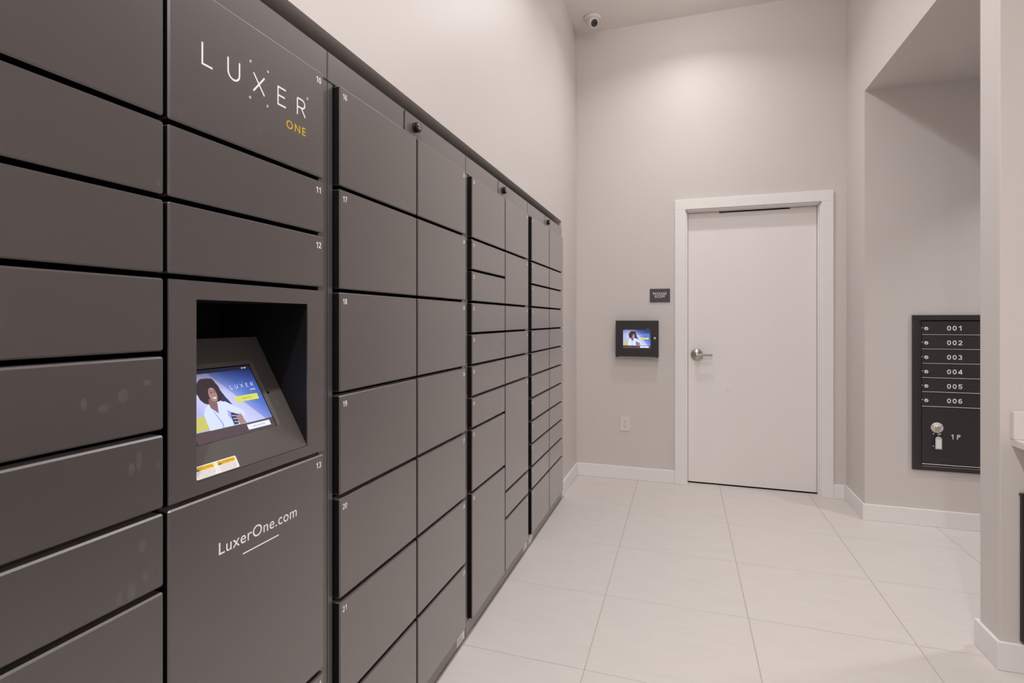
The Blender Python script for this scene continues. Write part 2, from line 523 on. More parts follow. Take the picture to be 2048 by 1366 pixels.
# ================================================================== THE SETTING
TW, TD = 0.6096, 0.5477
GX, GY = -0.3456, 4.0993
mb = MB(); mb.box((XL - 0.72, YREAR - 0.12, -0.12), (3.62, YB + 0.3, -0.0018))
floor = struct(mb.build('floor', 'grout'), 'pale beige tiled floor')
g = 0.0016
mb = MB(); mb.box((g, g, -0.0115), (TW - g, TD - g, 0.0), None, 0.0008, 1)
tile_me = mb.mesh('floor_tile', 'tile')
for i in range(-1, 6):
    for j in range(-1, 12):
        x = GX + i * TW; y = GY - j * TD
        link('floor_tile', tile_me, floor, (x, y, 0))

mb = MB(); mb.box((XL - 0.72, YREAR - 0.12, CEIL), (3.62, YB + 0.3, CEIL + 0.1))
struct(mb.build('ceiling', 'ceil'), 'flat pale ceiling')

NY0, NY1 = 0.205, 3.735     # locker niche along the left wall
mb = MB()
mb.box((XL - 0.72, YREAR, NICHE), (XL, YB, CEIL), None)
mb.box((XL - 0.72, YREAR, 0), (XL, NY0, NICHE), None)
mb.box((XL - 0.72, NY1, 0), (XL, YB, NICHE), None)
mb.box((XL - 0.72, NY0, 0), (XL - 0.62, NY1, NICHE), None)
struct(mb.build('wall_left', 'wall'), 'beige wall above the lockers')

DX0, DX1, DZ1 = 0.004, 0.956, 2.148     # rough door opening
mb = MB()
mb.box((XL, YB, 0), (DX0, YB + 0.14, CEIL))
mb.box((DX1, YB, 0), (3.5, YB + 0.14, CEIL))
mb.box((DX0, YB, DZ1), (DX1, YB + 0.14, CEIL))
mb.box((DX0 - .05, YB + 0.20, 0), (DX1 + .05, YB + 0.24, DZ1 + .05))
struct(mb.build('wall_back', 'wall'), 'beige end wall with the white door')

mb = MB()
mb.box((XR, YM, 0), (3.5, YB, CEIL))                       # projecting corner with the mailboxes on its face
mb.box((XR, YC1, SOFF), (3.5, YM, CEIL))                   # dropped soffit over the recess
mb.box((3.30, YC1, 0), (3.5, YM, SOFF))                    # far side of the recess
struct(mb.build('wall_right', 'wall'), 'beige right wall with mailbox recess and dropped soffit')
mb = MB()
mb.box((XR, YC0, 0), (3.5, YC1, CEIL), None, 0.002, 2)
struct(mb.build('wall_column', 'wall'), 'beige wall end beside the mailbox recess')
mb = MB()
mb.box((1.78, YREAR, 0), (3.5, YC0, CEIL))
struct(mb.build('wall_alcove', 'wall'), 'beige wall behind the counter')
mb = MB(); mb.box((XL - 0.72, YREAR - 0.12, 0), (3.5, YREAR, CEIL))
struct(mb.build('wall_rear', 'wall'), 'beige wall behind the viewer')

BH, BT = 0.103, 0.014
def base(name, a, b):
    mb = MB(); mb.box((a[0], a[1], 0), (b[0], b[1], BH), None, 0.0025, 1)
    return struct(mb.build(name, 'trim'), 'white baseboard')
base('baseboard_left', (XL, 3.699), (XL + BT, YB))
base('baseboard_left', (XL, YREAR), (XL + BT, NY0 - .01))
base('baseboard_back', (XL + BT, YB - BT), (-0.065, YB))
base('baseboard_back', (1.0205, YB - BT), (XR - BT, YB))
def base_run(name, pts):
    mb = MB(); mb.prism([(x, y, 0) for x, y in pts], (0, 0, BH), None, 0.0025)
    return struct(mb.build(name, 'trim'), 'white baseboard')
base_run('baseboard_right', [(XR - BT, YB), (XR - BT, YM - BT), (3.30, YM - BT), (3.30, YM), (XR, YM), (XR, YB)])
base_run('baseboard_column', [(3.30, YC1 + BT), (XR - BT, YC1 + BT), (XR - BT, YC0 - BT), (1.78, YC0 - BT), (1.78, YC0), (XR, YC0), (XR, YC1), (3.30, YC1)])
base('baseboard_alcove', (1.78 - BT, YREAR), (1.78, YC0 - BT))
mb = MB(); mb.box((XF - 0.006, NY0 + .01, 0.0), (XF + 0.0055, NY1 - .004, 0.0045))
struct(mb.build('trim_1', 'caulk'), 'grey caulk line along the foot of the lockers')

# ------------------------------------------------------------------ door
door = struct(empty('door_1', (0.48, YB, 0)), 'plain white flush door with white casing')
YD = 4.362
def dpart(mb, name, m, parent=None): return under(mb.build(name, m), parent or door)
mb = MB(); mb.box((0.0335, YD, 0.011), (0.9315, YD + 0.042, 2.117), None, 0.0015, 1)
slab = dpart(mb, 'door_slab', 'doorp')
for nm, a, b in (('casing_side', (-0.065, YB - .019, 0), (0.0146, YB, 2.135)),
                 ('casing_side', (0.9445, YB - .019, 0), (1.0205, YB, 2.135)),
                 ('casing_head', (-0.065, YB - .019, 2.135), (1.0205, YB, 2.212))):
    mb = MB(); mb.box(a, b, None, 0.002, 1); dpart(mb, nm, 'trim')
mb = MB()
mb.box((0.004, YB - .002, 0), (0.022, YB + .14, 2.13), None)
mb.box((0.937, YB - .002, 0), (0.956, YB + .14, 2.13), None)
mb.box((0.004, YB - .002, 2.1245), (0.956, YB + .14, 2.148), None)
mb.box((0.022, YB + .028, 0), (0.031, YB + .058, 2.1245), None)
mb.box((0.932, YB + .028, 0), (0.937, YB + .058, 2.1245), None)
mb.box((0.022, YB + .028, 2.118), (0.937, YB + .058, 2.1245), None)
dpart(mb, 'jamb', 'trim')
mb = MB(); mb.box((0.262, YD - .006, 2.1085), (0.752, YD + .001, 2.1145)); dpart(mb, 'closer_slot', 'dark')
mb = MB(); mb.box((0.031, YD + .004, 0.0005), (0.935, YD + .03, 0.0095)); dpart(mb, 'under_door_shade', 'dark', slab)  # black strip in the gap under the door, standing in for its shade
LXc, LZ = 0.099, 1.008
mb = MB()
mb.lathe([(0.0, -.001), (.0455, -.001), (.0455, .004), (.043, .011), (.034, .017), (.020, .021), (.0165, .024), (.0155, .048), (0.012, .052), (0, .052)], (LXc, YD, LZ), (0, -1, 0))
mb.prism([(LXc - .010, YD - .044, LZ - .011), (LXc - .010, YD - .062, LZ - .011), (LXc + .030, YD - .064, LZ - .008), (LXc + .112, YD - .055, LZ - .008),
          (LXc + .112, YD - .045, LZ - .008), (LXc + .030, YD - .050, LZ - .008)], (0, 0, 0.0175), None, 0.0025)
dpart(mb, 'lever_handle', 'steel', slab)
mb = MB(); Plane2(mb, (0.326, YD - .0006, .732), (1, 0, 0), (0, 0, 1)).ell(0, 0, .011, .007, 'smear')
dpart(mb, 'scuff_mark', 'smear', slab)

# ================================================================== LOCKERS
Z0, U = 0.067, 0.12865       # foot of the door stack, one height unit (14 in all)
GAP = 0.0047                 # half the gap between two doors
doors_cache = {}
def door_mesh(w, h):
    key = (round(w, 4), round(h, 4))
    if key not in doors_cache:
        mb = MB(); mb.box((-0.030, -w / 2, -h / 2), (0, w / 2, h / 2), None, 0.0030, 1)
        mb.mats = ['locker', 'edgeshade']
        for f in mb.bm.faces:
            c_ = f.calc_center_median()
            if abs(c_.y) > w / 2 - 1e-5 or c_.z < -h / 2 + 1e-5: f.material_index = 1     # shade on side and bottom edges, painted in as black
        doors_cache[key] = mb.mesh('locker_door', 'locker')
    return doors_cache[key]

def number(parent, n, y0, y1, zt, side):
    s = str(n)
    mb = MB()
    hgt = 0.0142; sx = 1.08
    w = (1.12 + .07) * hgt * sx if n > 9 else .56 * hgt * sx
    a = (y0 + 0.0105) if side < 0 else (y1 - 0.0105 - w)
    pl = Plane2(mb, (0.0003, 0, 0), (0, 1, 0), (0, 0, 1))
    digits(pl, s, a, zt - 0.0150 - hgt, hgt, sx, 'white')
    o = mb.build('door_number', 'white', parent)
    return o

def smudges(parent, spots, base_loc):
    mb = MB(); pl = Plane2(mb, (0.0004, -base_loc[1], -base_loc[2]), (0, 1, 0), (0, 0, 1))
    for q, (y, z, rx, ry) in enumerate(spots):
        pl.ell(y, z, rx, ry, 'smear', q * 0.00002, 12)
    o = mb.build('fingerprints', 'smear', parent); o['kind'] = 'stuff'
    return o

smudge_for = {
 16: [(1.425, 1.668, .006, .012), (1.442, 1.648, .006, .013), (1.458, 1.655, .006, .011), (1.40, 1.655, .005, .009)],
 17: [(1.418, 1.453, .005, .011), (1.434, 1.460, .005, .010), (1.450, 1.452, .005, .010)],
 18: [(1.416, 1.262, .005, .011), (1.433, 1.272, .005, .010), (1.450, 1.255, .005, .012)],
 19: [(1.418, 0.998, .005, .012), (1.436, 1.003, .004, .011), (1.446, 0.982, .005, .010)],
 20: [(1.416, 0.800, .005, .012), (1.437, 0.802, .004, .012), (1.450, 0.820, .004, .013)],
 3: [(.632, 1.503, .0035, .006)], 5: [(.575, 1.165, .008, .011), (.548, 1.15, .008, .006), (.613, 1.18, .007, .005), (.52, 1.16, .004, .010)],
 6: [(.600, 1.06, .005, .016), (.588, 1.05, .005, .010), (.632, 1.045, .0035, .006)],
 7: [(.605, .925, .007, .010), (.588, .86, .007, .013), (.61, .875, .005, .010), (.57, .86, .005, .010)],
 34: [(2.335, 1.165, .006, .014), (2.35, 1.172, .006, .014), (2.318, 1.168, .004, .010)],
 35: [(2.335, 1.045, .006, .014), (2.348, 1.055, .006, .012)],
 10: [(.845, 1.662, .006, .008), (.815, 1.652, .005, .007)],
}

def column(parent, first, ya, yb, units, side):
    z = Z0 + 14 * U; n = first; out = {}
    for u in units:
        zt, zb = z - GAP, z - u * U + GAP
        z -= u * U
        if u == 'k': continue
        loc = (XD, (ya + yb) / 2, (zt + zb) / 2)
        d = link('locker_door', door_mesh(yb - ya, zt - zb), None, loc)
        under_loc(d, parent, loc)
        h = (zt - zb) / 2; w = (yb - ya) / 2
        number(d, n, -w, w, h, side)
        if n in smudge_for: smudges(d, smudge_for[n], loc)
        out[n] = d
        n += 1
    return out, n

def under_loc(o, parent, loc):
    o.parent = parent
    o.location = Vector(loc) - parent.location

def bay(idx, y0, y1, dl, split, dr, label, sticker=None, kiosk=False):
    root = empty('locker_bank', (XF - 0.30, (y0 + y1) / 2, 0))
    tag(root, label, 'locker', 'parcel locker banks in the wall niche')
    e = 0.0014
    zt = Z0 + 14 * U
    def part(mb, name, m, par=None): return under(mb.build(name, m), par or root)
    mb = MB()
    if kiosk:      # body built around the kiosk recess
        ka, kb, kc, kd = 0.686, 1.004, 0.972, 1.332
        mb.box((XF - .56, y0 + e, 0.002), (XF - .042, ka, 1.9405))
        mb.box((XF - .56, kb, 0.002), (XF - .042, y1 - e, 1.9405))
        mb.box((XF - .56, ka, 0.002), (XF - .042, kb, kc))
        mb.box((XF - .56, ka, kd), (XF - .042, kb, 1.9405))
        mb.box((XF - .56, ka, kc), (XF - .30, kb, kd))
    else:
        mb.box((XF - .56, y0 + e, 0.002), (XF - .042, y1 - e, 1.9405))
    part(mb, 'cabinet_body', 'dark')
    sp = 0.0035
    for nm, a, b in (('stile', (XF - .045, y0 + e, Z0), (XF, dl - sp, zt - .003)),
                     ('stile', (XF - .045, dr + .003, Z0), (XF, y1 - e, zt - .003)),
                     ('plinth', (XF - .045, y0 + e, 0.0), (XF, y1 - e, Z0 - .001))):
        mb = MB(); mb.box(a, b, None, 0.0012, 1); part(mb, nm, 'lockframe')
    mid = split - 0.053
    mb = MB(); mb.box((XF - .045, y0 + e, zt - .0005), (XF, y1 - e, 1.9405), None, 0.0020, 1)
    head = part(mb, 'header_rail', 'lockframe')
    # key-lock plate let into the header, with a dark slot at its left edge
    mb = MB()
    zc = (zt + 1.9405) / 2
    sl = [(0.0, -.030), (0.0045, -.036), (0.0075, -.036), (.0045, -.026), (.0040, 0), (.0045, .022), (.0075, .033), (.0045, .033), (0, .024)]
    mb.prism([(XF - .001, mid + a, zc + b) for a, b in sl], (.0016, 0, 0), None)
    part(mb, 'lock_slot', 'dark', head)
    lc = mid + 0.086 + .0
    mb = MB()
    prof = [(0, .0), (.0165, 0), (.0165, .005), (.0155, .006), (.0155, .0085), (.0165, .0095), (.0165, .014), (.0150, .0165)]
    mb.lathe(prof, (XF, lc - .014, zc + .001), (1, 0, 0), 'rubber')
    mb.lathe([(0.0149, .0162), (.0149, .0168), (0, .0168)], (XF, lc - .014, zc + .001), (1, 0, 0), 'blackmetal')
    pl = Plane2(mb, (XF + .0172, lc - .014, zc + .001), (0, 1, 0), (0, 0, 1))
    for (a, b) in ((-.005, .004), (.005, .004), (-.005, -.004), (.005, -.004)): pl.ell(a, b, .0026, .0018, 'white')
    part(mb, 'cam_lock', 'rubber', head)
    if sticker:
        mb = MB(); a, b, z0_, z1_ = sticker
        mb.box((XF - .0005, a, z0_), (XF + .0006, b, z1_), 'sticker')
        pl = Plane2(mb, (XF + .0008, a, z0_), (0, 1, 0), (0, 0, 1), b - a, z1_ - z0_)
        for q in range(4): pl.rect(.12, .18 + q * .18, .80 - .1 * (q % 2), .22 + q * .18, 'caulk')
        part(mb, 'asset_label', 'sticker')
    return root

HS = 0.004   # half of the gap between the two columns
B = []
specs = [
 (0.2160, 1.0832, .2395, .6460, 1.0453, 'dark grey locker bank with the touch screen kiosk, nearest the viewer', None),
 (1.0832, 1.9404, 1.1064, 1.5050, 1.9005, 'dark grey locker bank of fourteen equal doors numbered 16 to 29', (1.8550, 1.9262, .015, .048)),
 (1.9404, 2.8148, 1.9637, 2.3775, 2.7713, 'dark grey locker bank of mixed door sizes numbered 30 to 46, one tall', (2.738, 2.805, .016, .050)),
 (2.8148, 3.6845, 2.8394, 3.2470, 3.6450, 'dark grey locker bank of small doors at the far end beside the wall', (2.845, 2.915, .012, .050)),
]
cols = [
 ((1, [2, 1, 1, 1, 1, 1, 1, 2, 4]), None),
 ((16, [2] * 7), (23, [2] * 7)),
 ((30, [2, 1, 1, 1, 1, 1, 1, 2, 4]), (39, [2, 2, 1, 1, 1, 4, 1, 2])),
 ((47, [2] + [1] * 10 + [2]), (59, [2] + [1] * 10 + [2])),
]
D = {}
for k, (y0, y1, dl, sp, dr, lab, st) in enumerate(specs):
    r = bay(k, y0, y1, dl, sp, dr, lab, st, k == 0)
    B.append(r)
    (f, us), R = cols[k]
    D.update(column(r, f, dl, sp - HS, us, -1)[0])
    if R: D.update(column(r, R[0], sp + HS, dr, R[1], 1)[0])

# right-hand column of the first bank: 10, 11, 12, kiosk, 13, 14, 15
root = B[0]
ya, yb = specs[0][3] + HS, specs[0][4]
zt = Z0 + 14 * U
def one_door(n, z1, z0):
    a, b = z1 - GAP, z0 + GAP
    loc = (XD, (ya + yb) / 2, (a + b) / 2)
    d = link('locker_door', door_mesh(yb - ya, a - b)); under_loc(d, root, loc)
    number(d, n, -(yb - ya) / 2, (yb - ya) / 2, (a - b) / 2, 1)
    if n in smudge_for: smudges(d, smudge_for[n], loc)
    D[n] = d
one_door(10, zt, zt - 2 * U); one_door(11, zt - 2 * U, zt - 3 * U); one_door(12, zt - 3 * U, zt - 4 * U)
one_door(13, zt - 7 * U, zt - 11 * U); one_door(14, zt - 11 * U, zt - 12 * U); one_door(15, zt - 12 * U, zt - 14 * U)

mb = MB(); pl = Plane2(mb, (XD + .0003, 0, 0), (0, 1, 0), (0, 0, 1))
def fin_letter(nm):
    under(pl.mb.build(nm, 'white'), D[10])
    pl.mb = MB()
luxer_logo(pl, .7120, 1.7334, .268, 'white', 'gold', 0.0, fin_letter)
mb = MB(); pl = Plane2(mb, (XD + .0003, 0, 0), (0, 1, 0), (0, 0, 1))
pl.text('LuxerOne.com', .7486, .8478, .9527, .8706, 'white', 0, 0.004, 1.06)
pl.rect(.8038, .8262, .8986, .8288, 'white')
o = mb.build('web_address', 'white'); under(o, D[13])

# ------------------------------------------------------------------ kiosk
kz1, kz0 = zt - 4 * U - GAP, zt - 7 * U + GAP
oy0, oy1, oz0, oz1 = 0.7023, 0.9880, 0.9950, 1.3165
mb = MB()
t = 0.003
mb.box((XD - t, ya, kz0), (XD, oy0, kz1), None)
mb.box((XD - t, oy1, kz0), (XD, yb, kz1), None)
mb.box((XD - t, oy0, kz0), (XD, oy1, oz0), None)
mb.box((XD - t, oy0, oz1), (XD, oy1, kz1), None)
bmesh.ops.remove_doubles(mb.bm, verts=list(mb.bm.verts), dist=1e-6)
kiosk = under(mb.build('kiosk_panel', 'locker'), root)
mb = MB()
dp = 0.26
mb.box((XD - dp, oy0 - .012, oz0 - .02), (XD - t, oy0, oz1 + .012))
mb.box((XD - dp, oy1, oz0 - .02), (XD - t, oy1 + .012, oz1 + .012))
mb.box((XD - dp, oy0, oz1), (XD - t, oy1, oz1 + .012))
mb.box((XD - dp - .01, oy0 - .012, oz0 - .02), (XD - dp, oy1 + .012, oz1 + .012))
under(mb.build('recess_lining', 'recess'), kiosk)
# sloping console face with a chamfered opening around the screen
SL = math.hypot(.145, .245)
es = Vector((-.145, 0, .245)) / SL
ey = Vector((0, 1, 0))
en = ey.cross(es)                      # points out of the console towards the user
so = Vector((XD - .001, 0, oz0 + .001))
def SP(y, s, l=0.0): return so + ey * y + es * s + en * l
sy0, sy1, ss0, ss1 = .737, .934, .064, .2165
cy0, cy1, cs0, cs1 = sy0 - .008, sy1 + .008, ss0 - .003, ss1 + .009
mb = MB()
Yb0, Yb1, Sa, Sb = oy0 + .0005, oy1 - .0005, 0.0, SL
ou = [SP(Yb0, Sa), SP(Yb1, Sa), SP(Yb1, Sb), SP(Yb0, Sb)]
ci = [SP(cy0, cs0), SP(cy1, cs0), SP(cy1, cs1), SP(cy0, cs1)]
ii = [SP(sy0, ss0, -.004), SP(sy1, ss0, -.004), SP(sy1, ss1, -.004), SP(sy0, ss1, -.004)]
for k in range(4):
    j = (k + 1) % 4
    mb.poly([ou[k], ou[j], ci[j], ci[k]]); mb.poly([ci[k], ci[j], ii[j], ii[k]])
bk = [SP(Yb0, Sb, -.05), SP(Yb1, Sb, -.05)]
mb.poly([ou[3], ou[2], bk[1], bk[0]])
under(mb.build('sloping_console', 'console'), kiosk)
me = screen_picture('kiosk_screen', SP(sy0 + .0012, ss0 + .0005, -.0036), ey, es, sy1 - sy0 - .0028, ss1 - ss0 - .0022)
under(link('touch_screen', me), kiosk)
mb = MB(); Plane2(mb, SP(.947, .142, .0004), ey, es).ell(0, 0, .0030, .0032, 'dark')
under(mb.build('sensor_hole', 'dark'), kiosk)
# caution / attention sticker
mb = MB()
pl = Plane2(mb, SP(.7045, .0022, .0003), ey, es, .0945, .0235)
pl.poly([(.02, 0), (.98, 0), (1, .06), (1, .94), (.98, 1), (.02, 1), (0, .94), (0, .06)], 'sticker')
for a, word, lines in ((.03, 'CAUTION', ('To reduce the risk of electric shock,', 'do not remove or open cover. No', 'user serviceable parts inside. Refer', 'servicing to qualified personnel.')),
                       (.535, 'ATTENTION', ('Pour reduire le risque de choc electrique,', 'ne pas retirer ou ouvrir le couvercle.', 'Aucune piece a l\'interieur. Confier', 'la reparation a un technicien qualifie.'))):
    pl.rect(a, .60, a + .43, .93, 'warnyel', .00003)
    pl.poly([(a + .02, .63), (a + .105, .63), (a + .0625, .90)], 'ink', .00006)
    pl.rect(a + .056, .70, a + .068, .81, 'sticker', .00008)
    pl.text(word, a + .115, .665, a + .40, .865, 'inkbrown', .00006, 0.004)
    for q, tx in enumerate(lines):
        pl.text(tx, a + .02, .455 - q * .125, a + .42 - .03 * (q == 3), .545 - q * .125, 'ink', .00006)
pl.rect(.498, .05, .503, .95, 'caulk', .00003)
under(mb.build('warning_sticker', 'sticker'), kiosk)

# ================================================================== BACK WALL
# wall-mounted tablet
tb = tag(empty('wall_tablet', (-0.3505, YB, 0.99)), 'black wall-mounted tablet box with a lit screen, left of the white door', 'tablet')
def part(mb, name, m, root): return under(mb.build(name, m), root)
mb = MB()
mb.box((-.5154, 4.2400, .9900), (-.1856, YB - .0005, 1.2748), None, 0.0035, 2)
part(mb, 'enclosure', 'blackmetal', tb)
for x in (-.5035, -.1975):
    mb = MB(); mb.box((x - .010, 4.2408, .9845), (x + .010, 4.262, .9925), None, .002, 1); part(mb, 'corner_foot', 'blackmetal', tb)
sx0, sx1, sz0, sz1 = -.4565, -.2456, 1.0560, 1.2108
mb = MB()
pl = Plane2(mb, (0, 4.2394, 0), (1, 0, 0), (0, 0, 1))
pl.rect(sx0 - .004, sz0 - .004, sx1 + .006, sz1 + .004, 'lens')
part(mb, 'screen_bezel', 'lens', tb)
me = screen_picture('tablet_screen', (sx0, 4.2390, sz0), (1, 0, 0), (0, 0, 1), sx1 - sx0, sz1 - sz0)
under(link('tablet_screen', me), tb)
mb = MB(); mb.lathe([(0, 0), (.0090, 0), (.0090, .003), (.0075, .0045), (0, .0045)], (-.2135, 4.2402, 1.137), (0, -1, 0), 'silver', 20)
mb.box((-.2142, 4.2350, 1.133), (-.2128, 4.2356, 1.141), 'ink')
part(mb, 'key_lock', 'silver', tb)
mb = MB(); mb.lathe([(0, 0), (.0022, 0), (.0022, .0008), (0, .0008)], (-.2355, 4.2402, 1.137), (0, -1, 0), 'dark', 12)
part(mb, 'camera_hole', 'dark', tb)

# room sign
sg = tag(empty('room_sign', (-.177, YB, 1.4204)), 'small aubergine PACKAGE ROOM sign above the wall tablet', 'sign')
mb = MB(); mb.box((-.2537, YB - .008, 1.4204), (-.1005, YB - .0003, 1.5252), None, .001, 1); part(mb, 'plaque', 'purple', sg)
mb = MB(); pl = Plane2(mb, (0, YB - .0085, 0), (1, 0, 0), (0, 0, 1))
pl.text('PACKAGE', -.2295, 1.4775, -.1265, 1.4975, 'white')
pl.text('ROOM', -.2145, 1.4545, -.1420, 1.4745, 'white')
part(mb, 'lettering', 'white', sg)

# duplex outlet
ol = tag(empty('wall_outlet', (-.4485, YB, .3872)), 'white duplex power outlet low on the end wall', 'outlet')
mb = MB(); mb.box((-.4884, YB - .006, .3872), (-.4085, YB - .0003, .5075), None, .0018, 2); part(mb, 'cover_plate', 'plate', ol)
for zc in (.4660, .4280):
    mb = MB()
    mb.prism([(-.4485 + .0175 * math.cos(a) if abs(math.sin(a)) < .8 else -.4485 + .0175 * math.cos(a), YB - .0058, zc + .0145 * math.sin(a)) for a in [2 * math.pi * k / 20 for k in range(20)]], (0, -.0014, 0), 'plate')
    pl = Plane2(mb, (-.4485, YB - .0075, zc), (1, 0, 0), (0, 0, 1))
    pl.rect(-.0078, .0000, -.0056, .0075, 'slot'); pl.rect(.0056, .0005, .0076, .0070, 'slot'); pl.ell(0, -.0068, .0028, .0032, 'slot')
    part(mb, 'receptacle', 'plate', ol)

# ceiling camera
cx, cy = -.676, 4.088
cc = tag(empty('security_camera', (cx, cy, CEIL)), 'small white dome security camera on the ceiling corner', 'camera')
mb = MB(); mb.lathe([(0, 0), (.067, 0), (.067, .010), (.060, .018), (.052, .022), (0, .022)], (cx, cy, CEIL - .0003), (0, 0, -1)); part(mb, 'mount_base', 'camw', cc)
mb = MB(); R = .047
mb.lathe([(R * math.sin(a), -R * math.cos(a)) for a in [math.pi * k / 14 for k in range(15)]], (cx, cy, CEIL - .036), (0, 0, -1)); part(mb, 'turret_ball', 'camw', cc)
dv = Vector((.50, -.62, -.60)).normalized()
mb = MB()
cpt = Vector((cx, cy, CEIL - .036)) + dv * (R * .80)
mb.lathe([(0, 0), (.0275, .0), (.0250, .008), (.014, .0125), (0, .014)], cpt, dv, 'lens', 20)
part(mb, 'lens', 'lens', cc)

# ================================================================== MAILBOX UNIT
mx0, mx1, mz0, mz1 = 1.3588, 1.8020, .3478, 1.3102
ml = tag(empty('mailbox_unit', ((mx0 + mx1) / 2, YM, mz0)), 'black recessed mailbox panel with six numbered boxes and a parcel locker', 'mailbox')
YF = YM - .016
fw, fi = .0326, .0125
for nm, quad in (('frame_side', [(mx0, mz0), (mx0 + fw, mz0 + fw), (mx0 + fw, mz1 - fw), (mx0, mz1)]),
                 ('frame_side', [(mx1, mz1), (mx1 - fw, mz1 - fw), (mx1 - fw, mz0 + fw), (mx1, mz0)]),
                 ('frame_rail', [(mx0, mz1), (mx0 + fw, mz1 - fw), (mx1 - fw, mz1 - fw), (mx1, mz1)]),
                 ('frame_rail', [(mx1, mz0), (mx1 - fw, mz0 + fw), (mx0 + fw, mz0 + fw), (mx0, mz0)])):
    mb = MB(); mb.prism([(x, YF, z) for x, z in quad], (0, .0155, 0), None, 0.0015); part(mb, nm, 'mailblack', ml)
mb = MB(); mb.box((mx0 + fw - .004, YM - .006, mz0 + fw - .004), (mx1 - fw + .004, YM - .0003, mz1 - fw + .004)); part(mb, 'back_plate', 'dark', ml)
dx0, dx1 = 1.4085, 1.7525
mb = MB()
mb.box((mx0 + fw + .001, YM - .009, mz0 + fw), (dx0 - .002, YM - .004, mz1 - fw)); mb.box((dx1 + .002, YM - .009, mz0 + fw), (mx1 - fw - .001, YM - .004, mz1 - fw))
part(mb, 'door_stop', 'mailblack', ml)
zl = [1.2760, 1.1889, 1.1001, 1.0113, .9225, .8350, .7449]
for k in range(6):
    z1, z0 = zl[k], zl[k + 1]
    mb = MB(); mb.box((dx0, YM - .0125, z0 + .0022), (dx1, YM - .005, z1 - .0030), None, .0012, 1)
    d = part(mb, 'mailbox_door', 'mailblack', ml)
    mb = MB(); mb.box((dx0, YM - .0150, z0 - .0014), (dx1, YM - .006, z0 + .0012), None, .0005, 1); part(mb, 'door_ledge', 'silver', ml)
    zc = 1.226 - k * .0891
    mb = MB()
    mb.lathe([(0, 0), (.0112, 0), (.0112, .003), (.0095, .0052), (.004, .0052), (.0035, .0046), (0, .0046)], (1.4306, YM - .0122, zc), (0, -1, 0), 'silver', 22)
    mb.box((1.4299, YM - .0180, zc - .004), (1.4313, YM - .0172, zc + .003), 'slot')
    under(mb.build('lock', 'silver'), d)
    mb = MB(); mb.box((1.4075, YM - .0142, zc + .001), (1.4115, YM - .0120, zc + .009), 'silver'); under(mb.build('hinge_tab', 'silver'), d)
    mb = MB(); pl = Plane2(mb, (0, YM - .0129, 0), (1, 0, 0), (0, 0, 1))
    s = '00%d' % (k + 1)
    zn = 1.229 - k * .0891
    hgt = .029
    w = (.56 * 3 + .16 * 2) * hgt * 1.36
    digits(pl, s, 1.576 - w / 2, zn - .0145, hgt, 1.36, 'white', .17, .16)
    under(mb.build('box_number', 'white'), d)
mb = MB(); mb.box((dx0, YM - .0125, .3905), (dx1, YM - .005, .7420), None, .0012, 1)
pd = part(mb, 'parcel_door', 'mailblack', ml)
mb = MB(); mb.box((dx0, YM - .0150, .3855), (dx1, YM - .006, .3882), None, .0005, 1); part(mb, 'door_ledge', 'silver', ml)
mb = MB(); mb.box((mx0 + fw + .02, YF - .0012, .3742), (mx1 - fw - .004, YF + .002, .3752)); part(mb, 'sill_line', 'silver', ml)
mb = MB()
px, pz = 1.4868, .6150
mb.lathe([(0, 0), (.0325, 0), (.0325, .002), (.030, .0038), (.0160, .0042), (.0150, .0075), (0, .0080)], (px, YM - .0122, pz), (0, -1, 0), 'tagp', 30)
mb.lathe([(0, .0078), (.0140, .0078), (.0138, .0090), (0, .0090)], (px, YM - .0122, pz), (0, -1, 0), 'brass', 20)
pl = Plane2(mb, (px, YM - .0168, pz), (1, 0, 0), (0, 0, 1))
for sgn in (-1, 1):
    pl.poly([(sgn * .0235, .0050), (sgn * .0265, .0075), (sgn * .0225, .0150), (sgn * .0195, .0125)], 'ink')
under(mb.build('parcel_lock', 'tagp'), pd)
mb = MB()
for (a, b) in ((1.4685, .5765), (1.5030, .5765), (1.4685, .5005), (1.5030, .5005)):
    mb.lathe([(0, 0), (.0042, 0), (.0036, .0022), (0, .0030)], (a, YM - .0122, b), (0, -1, 0), 'silver', 12)
under(mb.build('rivets', 'silver'), pd)
mb = MB(); pl = Plane2(mb, (0, YM - .0129, 0), (1, 0, 0), (0, 0, 1))
digits(pl, '1P', 1.5560, .5490, .0290, 1.12, 'white', .16, .42)
under(mb.build('parcel_number', 'white'), pd)
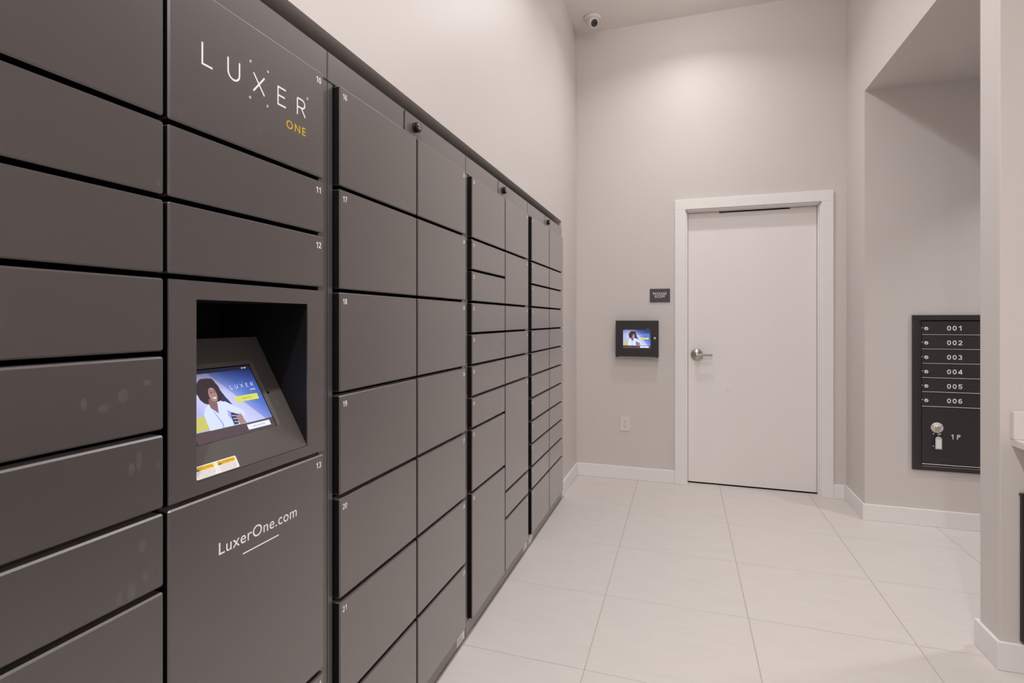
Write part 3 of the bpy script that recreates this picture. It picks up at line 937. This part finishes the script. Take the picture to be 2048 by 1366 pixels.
# key with a tag, hanging in the parcel lock
ky = tag(empty('parcel_key', (px, YM - .020, pz)), 'brass key with clear plastic tag hanging in the parcel locker lock', 'key')
mb = MB()
mb.prism([(px - .0055, YM - .0262, pz + .004), (px + .0035, YM - .0262, pz + .007), (px + .0085, YM - .0262, pz - .001), (px + .0065, YM - .0262, pz - .011), (px - .001, YM - .0262, pz - .014), (px - .007, YM - .0262, pz - .006)], (0, .0022, 0), 'brass', .0006)
mb.box((px - .0012, YM - .0245, pz - .004), (px + .0012, YM - .0200, pz + .003), 'brass')
part(mb, 'key_bow', 'brass', ky)
mb = MB()
for q in range(3):
    zc = pz - .029 - q * .0090
    t_ = bmesh.new()
    nR, nr = 12, 6
    vs = [[t_.verts.new((px + .002 + (.0042 + .0019 * math.cos(b)) * math.cos(a) * (1 if q % 2 else .35), YM - .0262 + (.0042 + .0019 * math.cos(b)) * math.cos(a) * (0 if q % 2 else .9) + .0019 * math.sin(b) * .8, zc + (.0060 + .0019 * math.cos(b)) * math.sin(a))) for b in [2 * math.pi * i / nr for i in range(nr)]] for a in [2 * math.pi * i / nR for i in range(nR)]]
    for i in range(nR):
        for j in range(nr):
            t_.faces.new([vs[i][j], vs[(i + 1) % nR][j], vs[(i + 1) % nR][(j + 1) % nr], vs[i][(j + 1) % nr]])
    bmesh.ops.recalc_face_normals(t_, faces=list(t_.faces))
    mb._merge(t_, 'brass', None, True)
part(mb, 'split_ring', 'brass', ky)
mb = MB()
mb.prism([(1.4728, YM - .0285, .4855), (1.5062, YM - .0285, .4855), (1.5062, YM - .0285, .5520), (1.4975, YM - .0285, .5620), (1.4815, YM - .0285, .5620), (1.4728, YM - .0285, .5520)], (0, .0045, 0), 'tagp', .001)
pl = Plane2(mb, (0, YM - .0288, 0), (1, 0, 0), (0, 0, 1)); pl.rect(1.4775, .4925, 1.5015, .5460, 'sticker')
part(mb, 'key_tag', 'tagp', ky)

# ================================================================== COUNTER AT THE RIGHT EDGE
ct = tag(empty('counter', (1.45, 1.6, 0)), 'white quartz counter with upstand against the beige wall end', 'counter')
mb = MB(); mb.box((1.1385, .55, .8210), (1.7795, YC0 - .0005, .8466), None, .0015, 1); part(mb, 'worktop', 'quartz', ct)
mb = MB(); mb.box((1.1365, YC0 - .020, .8468), (1.7795, YC0 - .0005, .9480), None, .0015, 1); part(mb, 'upstand', 'quartz', ct)
mb = MB(); mb.box((1.20, .57, 0), (1.7795, .60, .8208), None, .001, 1); part(mb, 'end_panel', 'quartz', ct)
bp = tag(empty('wall_panel', (1.45, YC0, .112)), 'black panel fixed to the wall beneath the white counter', 'panel')
mb = MB(); mb.box((1.1620, YC0 - .014, .112), (1.74, YC0 - .0005, .650), None, .003, 1); part(mb, 'panel_face', 'blackmetal', bp)
mb = MB(); mb.box((1.1605, YC0 - .017, .640), (1.7415, YC0 - .0005, .6515), None, .001, 1); part(mb, 'panel_rim', 'blackmetal', bp)

# ================================================================== CEILING LIGHTS
def downlight(x, y, zc, pw, fill, beam, label, group):
    r = tag(empty('ceiling_light', (x, y, zc)), label, 'light', group)
    mb = MB(); mb.lathe([(.062, 0), (.085, 0), (.085, .004), (.078, .007), (.062, .007)], (x, y, zc - .0003), (0, 0, -1), None, 32); part(mb, 'trim_ring', 'plate', r)
    mb = MB(); mb.lathe([(0, 0), (.0615, 0), (.0615, .002), (0, .002)], (x, y, zc - .0003), (0, 0, -1), None, 32); part(mb, 'diffuser', 'lampglow', r)
    ld = bpy.data.lights.new('downlight', 'AREA')
    ld.shape = 'DISK'; ld.size = 0.11; ld.energy = pw; ld.color = LIGHT_COLOR
    ld.spread = math.radians(beam)
    lo = bpy.data.objects.new('downlight_lamp', ld)
    C.objects.link(lo); lo.parent = r; lo.location = (0, 0, -.0095)
    # point lamp added below each fixture to brighten ceiling and upper walls
    ld = bpy.data.lights.new('added_ceiling_fill', 'POINT')
    ld.shadow_soft_size = 0.06; ld.energy = fill; ld.color = LIGHT_COLOR
    lo = bpy.data.objects.new('added_ceiling_fill', ld)
    C.objects.link(lo); lo.parent = r; lo.location = (0, 0, -.10)
where = ('nearest the white door', 'second from the white door', 'added as unseen fill above the middle of the lockers', 'added as unseen fill above the viewer', 'added as unseen fill behind the viewer')
for (x, y, pw, fill, beam), wh in zip(LIGHTS, where):
    downlight(x, y, CEIL, pw, fill, beam, 'round recessed ceiling downlight ' + wh, 'recessed downlights in a row')
x, y, pw, fill, beam = RECESS_LIGHT
downlight(x, y, SOFF, pw, fill, beam, 'round recessed downlight in the soffit over the mailboxes', 'recessed downlights')
